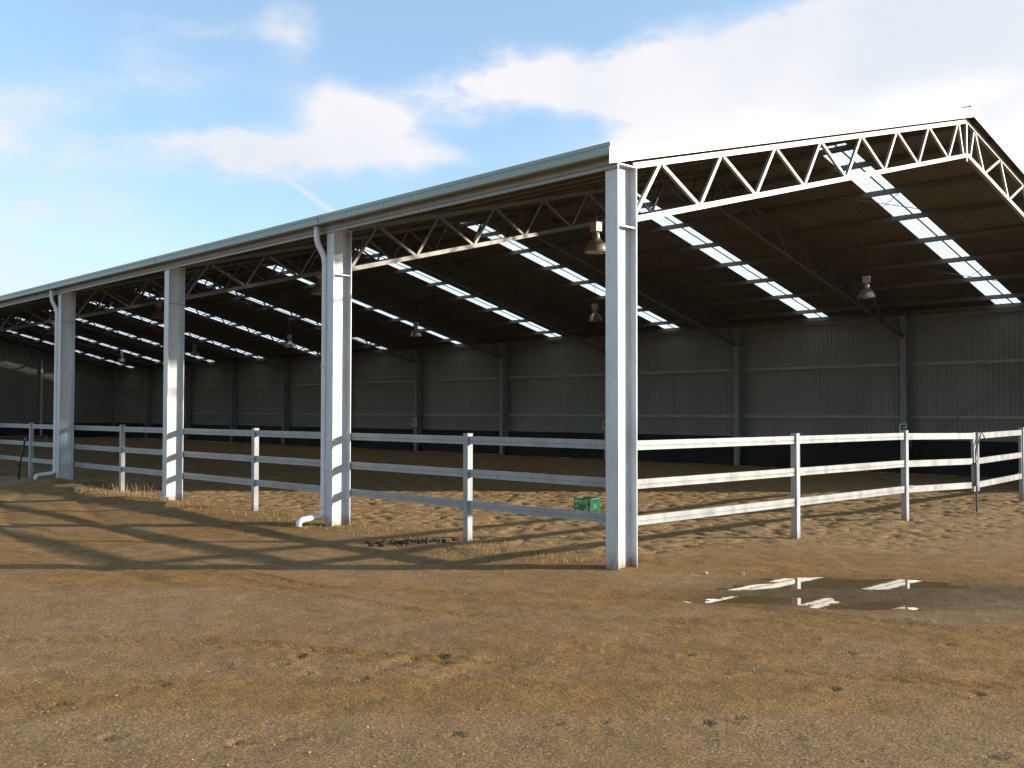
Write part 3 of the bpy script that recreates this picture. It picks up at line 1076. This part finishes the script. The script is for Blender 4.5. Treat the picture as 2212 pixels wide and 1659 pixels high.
def rail_mb(p, q, ztops=RAILZ, h=RH, d=.05):
    """three ribbed C-rails as separate builders"""
    out = []
    for z in ztops:
        mb = MB()
        prof = [(-d/2, 0), (d/2, 0), (d/2, h*.30), (d/2-.006, h*.36), (d/2-.006, h*.42), (d/2, h*.48), (d/2, h), (-d/2, h), (-d/2, h*.48), (-d/2+.006, h*.42), (-d/2+.006, h*.36), (-d/2, h*.30)]
        P_, Q_ = Vector((p[0], p[1], z-h)), Vector((q[0], q[1], z-h))
        mb.prism(prof, P_, Q_)
        out.append(mb)
    return out


def post_mb(w=.105, h=1.56):
    mb = MB()
    mb.box(-w/2, w/2, -w/2, w/2, -.35, h)
    return mb


me_post = post_mb(.10, 1.55).mesh('post', M_post)
me_pcap = MB().box(-.052, .052, -.052, .052, 1.55, 1.558).mesh('post_cap', M_post)


def place_post(par, x, y):
    o = link('post', me_post, par, (x, y, 0))
    b_ = o.modifiers.new('b', 'BEVEL'); b_.width = .006; b_.segments = 2
    link('post_cap', me_pcap, o)
    return o


sf = empty('rail_fence', (0, 0, 0))
tag(sf, 'three-rail galvanised fence along the open long side, its faces in shade', 'fence')
FX = .385
for k in range(NB):
    y0, y1 = 6*k, 6*k+6
    ym = y0+3.03
    place_post(sf, FX, ym)
    for (ya, yb) in ((y0+.002, ym-.052), (ym+.052, y1-.002)):
        for mb in rail_mb((FX, ya), (FX, yb)):
            mb.build('rail', M_rail, sf)

gf = empty('rail_fence', (0, 0, 0))
tag(gf, 'three-rail galvanised fence at the gable opening, brightly sunlit, right of the corner column', 'fence')
for xx in (4.18, 7.80): place_post(gf, xx, .0)
for (xa, xb) in ((DC+.004, 4.125), (4.235, 7.745)):
    for mb in rail_mb((xa, 0.0), (xb, 0.0)):
        mb.build('rail', M_rail, gf)
# beyond the gates
gf2 = empty('rail_fence', (0, 0, 0))
tag(gf2, 'galvanised three-rail fence beyond the right gate leaf at the right edge', 'fence')
for xx in (13.35, 16.9): place_post(gf2, xx, .0)
for mb in rail_mb((13.41, 0.0), (16.84, 0.0)):
    mb.build('rail', M_rail, gf2)


def gate(p, q, zoff, lab):
    """gate leaf hinged at p, free end q"""
    g = empty('gate', (p[0], p[1], 0))
    tag(g, lab, 'gate', 'gate leaves in the gable opening')
    d = Vector((q[0]-p[0], q[1]-p[1], 0)); ln = d.length; d.normalize()
    ang = math.atan2(d.y, d.x)
    g.rotation_euler = (0, 0, ang)
    for z in RAILZ:
        mb = MB()
        mb.prism([(-.022, 0), (.022, 0), (.022, .11), (-.022, .11)], (.04, 0, z-.11-.01), (ln-.075, 0, z-.11+zoff))
        mb.build('rail', M_rail, g)
    MB().box(ln-.075, ln, -.026, .026, .42+zoff, 1.525+zoff).build('stile', M_rail, g, .004)
    MB().box(.0, .04, -.024, .024, .46, 1.515).build('stile', M_rail, g, .004)
    hg = MB()
    for z in (1.42, .55): hg.box(-.01, .17, -.030, -.0225, z, z+.05)
    hg.build('hinge', M_steel_dark, g)
    return g, ln


g1, ln1 = gate((7.86, 0), (10.16, -.26), -.03, 'left gate leaf hanging from the second gable post, holding the drop bolt')
g2, ln2 = gate((13.29, 0), (10.24, -.27), -.03, 'right gate leaf running from the latch to the right edge of the photo')
# latch arm and drop bolt on the meeting stile
mb = MB()
mb.tube([(ln1+.16, -.07, 1.50), (ln1+.11, -.075, 1.46), (ln1-.06, -.06, 1.17)], .014, 8)
mb.tube([(ln1+.16, -.07, 1.50), (ln1+.22, -.09, 1.38)], .012, 8)
mb.build('latch_arm', M_steel_dark, g1)
mb = MB().tube([(ln1-.05, -.055, 1.20), (ln1-.04, -.055, .92), (ln1-.045, -.06, .5), (ln1-.07, -.07, -.05)], .017, 8)
mb.box(ln1-.09, ln1+.02, -.085, -.026, .90, .935)
mb.box(ln1-.075, ln1-.005, -.085, -.028, .50, .9)
mb.build('drop_bolt', M_steel_dark, g1)

# ------------------------------------------------------------ milk crate
cr_ = empty('milk_crate', (4.48, 4.40, gz(4.5, 4.4)-.005), 0)
tag(cr_, 'green plastic lattice milk crate standing on the sand behind the long-side fence', 'crate')
wd, ht = .345, .30
def crate_side():
    mb = MB()
    h = wd/2
    mb.box(-h, h, -h, -h+.014, ht-.028, ht)
    mb.box(-h, h, -h, -h+.014, 0, .03)
    mb.box(-h, -h+.020, -h+.0005, -h+.018, .03, ht-.028)
    for i in range(1, 9):
        x = -h+wd*i/9
        if 3 <= i <= 6:
            mb.box(x-.006, x+.006, -h+.002, -h+.010, .03, .115 if i % 2 else .17)
        mb.box(x-.006, x+.006, -h+.002, -h+.010, .2 if 3 <= i <= 6 else .03, ht-.028)
    for z in (.105, .195):
        mb.box(-h+.02, h-.0, -h+.003, -h+.012, z, z+.012)
    mb.box(-.075, .075, -h+.0015, -h+.012, .118, .190)
    return mb
me_cs = crate_side().mesh('crate_side', M_crate)
for i in range(4): link('crate_side', me_cs, cr_, (0, 0, 0), i*math.pi/2)
mb = MB()
for i in range(6):
    t = -wd/2+wd*(i+.5)/6
    mb.box(t-.006, t+.006, -wd/2+.02, wd/2-.02, .010, .020)
    mb.box(-wd/2+.02, wd/2-.02, t-.006, t+.006, .003, .009)
mb.build('crate_base', M_crate, cr_)
mb = MB().box(-.06, .06, -.12, -.10, .02, .022).box(-.03, .05, -.165, -.155, .01, .075)
cr_.rotation_euler = (0, 0, math.radians(12))

# ------------------------------------------------------------ standpipe beside the fourth column
sx, sy = -.62, 18.75
g = gz(sx, sy)
sp_ = empty('standpipe', (sx, sy, g))
tag(sp_, 'leaning black poly standpipe with a valve beside the farthest downpipe', 'pipe')
MB().tube([(-.04, 0, -.1), (-.03, 0, .25), (0, 0, .45), (.03, 0, .62), (.10, 0, .98)], .024, 10).build('pipe', M_black, sp_)
mb = MB()
mb.tube([(-.035, 0, .33), (-.022, 0, .40)], .045, 10); mb.tube([(.018, 0, .58), (.035, 0, .65)], .042, 10)
mb.build('coupling', M_black, sp_)
mb = MB().tube([(.095, 0, .95), (.11, 0, 1.03)], .028, 10).tube([(.10, 0, .99), (.16, 0, 1.0)], .015, 8)
mb.build('valve', M_steel_dark, sp_)

# ------------------------------------------------------------ arena letters on the far columns
def letter_board(ch, k, lab):
    r = empty('marker_board', (W-DC-.004, 6*k, 1.20))
    tag(r, lab, 'sign', 'arena letter boards on the far columns')
    MB().box(-.008, 0, -.125, .125, 0, .34).build('board', M_white, r)
    cu = bpy.data.curves.new('letter', 'FONT'); cu.body = ch; cu.size = .36; cu.align_x = 'CENTER'; cu.extrude = .001
    cu.offset = .006
    to = bpy.data.objects.new('tmp', cu); COL.objects.link(to)
    bpy.context.view_layer.update()
    dg = bpy.context.evaluated_depsgraph_get()
    me_ = bpy.data.meshes.new_from_object(to.evaluated_get(dg))
    bpy.data.objects.remove(to)
    me_.materials.clear(); me_.materials.append(M_ink)
    l = link('letter', me_, r, (-.0105, 0, .045))
    l.rotation_euler = (math.pi/2, 0, -math.pi/2)


letter_board('F', 1, 'white board with a black letter F on the far column behind the second gable post')
letter_board('P', 3, 'white board with black letter P on the far column just left of the corner column')
letter_board('B', 5, 'white board with a black letter B on the far column left of the bay post')

# ------------------------------------------------------------ low rails and poles at the far end
def trestle(x0, y0, x1, y1, h, lab):
    t = empty('trestle_rail', (x0, y0, 0)); tag(t, lab, 'jump rail')
    d = Vector((x1-x0, y1-y0, 0)); ln = d.length
    t.rotation_euler = (0, 0, math.atan2(d.y, d.x))
    MB().tube([(0, 0, h), (ln, 0, h)], .05, 8).build('pole', M_timber, t)
    for x in (.1, ln*.5, ln-.1):
        mb = MB().bar((x, -.25, 0), (x, 0, h-.05), .07, .07, (1, 0, 0)).bar((x, .25, 0), (x, 0, h-.05), .07, .07, (1, 0, 0))
        mb.build('leg', M_timber, t)


trestle(1.8, 44, 9.0, 44.6, .62, 'low grey timber jump rail on legs near the far end of the arena')
po = MB().tube([(0, 0, 0), (3.2, -.6, 0)], .05, 8).build('ground_pole', M_white, None, loc=(9.4, 38.0, .06))
tag(po, 'pale pole lying on the sand seen between the fourth and third columns', 'pole')

# ------------------------------------------------------------ clods, stones, grass
def rock_mesh(r, seed, mat, flat=.7):
    rn = random.Random(seed)
    mb = MB()
    import bmesh
    bm = bmesh.new(); bmesh.ops.create_icosphere(bm, subdivisions=2, radius=r)
    ph = [rn.uniform(0, 6) for _ in range(6)]
    for v in bm.verts:
        c_ = v.co
        k = 1+.22*math.sin(c_.x/r*2.3+ph[0])*math.cos(c_.y/r*1.9+ph[1])+.13*math.sin(c_.z/r*4+ph[2]+c_.x/r*3)+rn.uniform(-.06, .06)
        v.co = Vector((c_.x*k*rn_s(ph[3]), c_.y*k, c_.z*k*flat))
    me_ = bpy.data.meshes.new('rock'); bm.to_mesh(me_); bm.free()
    me_.materials.append(mat)
    return me_


def rn_s(p): return 1+.25*math.sin(p)


for (x, y, r, lab) in ((-.15, 11.55, .085, 'round brown stone at the foot of the third column'),
                       (-.75, 14.6, .085, 'pale tan stone on the earth mound between third column and bay post'),
                       (.55, -.95, .032, 'pale flat stone by the puddle edge right of the corner column'),
                       (.85, -1.25, .027, 'smaller pale stone next to the puddle, right of its flat neighbour')):
    o = link('stone', rock_mesh(r, int(r*1000+x*10), M_stone), None, (x, y, gz(x, y)+r*.3))
    tag(o, lab, 'stone')
# manure heap
mh = MB()
hp = empty('manure_heap', (-.42, 3.42, gz(-.42, 3.42)))
tag(hp, 'broken dark brown manure clods lying between the second column and the bay post', 'manure')
rn = random.Random(5)
mrk = [rock_mesh(.05, s, M_manure, .75) for s in range(5)]
for i in range(70):
    a_ = rn.gauss(0, .27); b_ = rn.gauss(0, .12)
    x = .72*a_+.69*b_; y = -.69*a_+.72*b_
    o = link('clod', rn.choice(mrk), hp, (x, y, .012+gz(-.42+x, 3.42+y)-gz(-.42, 3.42)))
    s = rn.uniform(.25, .95)
    o.scale = (s*rn.uniform(.8, 1.5), s, s*rn.uniform(.45, .8)); o.rotation_euler = (rn.uniform(0, 3), 0, rn.uniform(0, 6))

# loose gravel: many small stones
gm = MB()
rn = random.Random(9)
octa = [(1, 0, 0), (-1, 0, 0), (0, 1, 0), (0, -1, 0), (0, 0, 1), (0, 0, -1)]
of_ = [(0, 2, 4), (2, 1, 4), (1, 3, 4), (3, 0, 4), (2, 0, 5), (1, 2, 5), (3, 1, 5), (0, 3, 5)]
pts = []
while len(pts) < 9000:
    t = rn.uniform(0, 1)**1.5
    dep = 3.6+t*13; lat = rn.uniform(-.62, .62)*dep
    x = CAM.x+fw.x*dep+rt.x*lat; y = CAM.y+fw.y*dep+rt.y*lat
    if x > .4 and y > -.2: continue
    pts.append((x, y))
PX_ = np.array(pts)
zz = ground_fields(PX_[:, 0], PX_[:, 1])[0]
for (x, y), z in zip(pts, zz):
    s = min(.011, .0026*math.exp(rn.gauss(0, .6)))
    q = rn.uniform(0, 6.28); c_, s_ = math.cos(q), math.sin(q)
    vs = []
    for v in octa:
        a_ = v[0]*s*rn.uniform(.7, 1.5); b_ = v[1]*s*rn.uniform(.7, 1.2); h_ = v[2]*s*rn.uniform(.5, .9)
        vs.append((x+a_*c_-b_*s_, y+a_*s_+b_*c_, z+.3*s+h_))
    gm.add(vs, of_)
m, n, b = newmat('gravel_stones')
g_ = n.nodes.new('ShaderNodeNewGeometry')
rc = ramp(n, g_.outputs['Random Per Island'], [(0, (.20, .15, .10)), (.5, (.34, .27, .18)), (.93, (.42, .35, .26)), (1, (.62, .56, .46))])
n.links.new(rc.outputs[0], b.inputs['Base Color']); b.inputs['Roughness'].default_value = .8
gr = gm.build('gravel', m)
tag(gr, 'loose small gravel stones scattered over the packed yard', 'gravel', kind='stuff')

# dry grass
def grass(name, patches, mat, lab):
    mb = MB()
    rn = random.Random(21)
    for (cx_, cy_, sx_, sy_, num, h0, h1) in patches:
        xs = [(rn.gauss(cx_, sx_), rn.gauss(cy_, sy_)) for _ in range(num)]
        zs = ground_fields(np.array([p[0] for p in xs]), np.array([p[1] for p in xs]))[0]
        for (x, y), z in zip(xs, zs):
            h = rn.uniform(h0, h1)*rn.uniform(.5, 1); w = rn.uniform(.0015, .0035)
            a_ = rn.uniform(0, 6.28); ln_ = h*rn.uniform(.1, .7)
            dx, dy = math.cos(a_), math.sin(a_)
            px_, py_ = -dy*w, dx*w
            mb.add([(x-px_, y-py_, z-.01), (x+px_, y+py_, z-.01), (x+dx*ln_*.4+px_*.7, y+dy*ln_*.4+py_*.7, z+h*.65), (x+dx*ln_*.4-px_*.7, y+dy*ln_*.4-py_*.7, z+h*.65), (x+dx*ln_, y+dy*ln_, z+h)],
                   [(0, 1, 2, 3), (3, 2, 4)])
    o = mb.build(name, mat)
    tag(o, lab, 'grass', kind='stuff')


M_dry = simple('dry_grass_blades', (.36, .26, .12), .8, 0, .3, 20)
M_green = simple('green_grass_blades', (.16, .19, .045), .8, 0, .3, 20)
grass('dry_grass', [(.0, 2.2, .32, .60, 380, .02, .12), (.05, .9, .2, .35, 160, .03, .10), (-.55, 2.1, .5, .6, 500, .02, .05), (.05, 13.6, .12, .7, 90, .15, .45), (-.1, 13.3, .30, 1.3, 500, .03, .14),
                    (-.3, 6.6, .5, .6, 300, .02, .08), (.1, 4.7, .25, .8, 350, .02, .09), (-.3, 8.8, .4, 1.2, 300, .03, .12), (.0, 16.5, .3, 1.2, 200, .03, .12)], M_dry,
      'sparse dry straw-coloured grass growing along the foot of the long-side fence')
grass('green_grass', [(-.2, 7.1, .35, .5, 700, .015, .05), (.1, 5.6, .3, .25, 350, .015, .05), (-2.9, 10.2, .2, .3, 300, .01, .04), (4.1, -.5, .12, .1, 90, .01, .04)], M_green,
      'thin short green grass in small patches near the column feet')
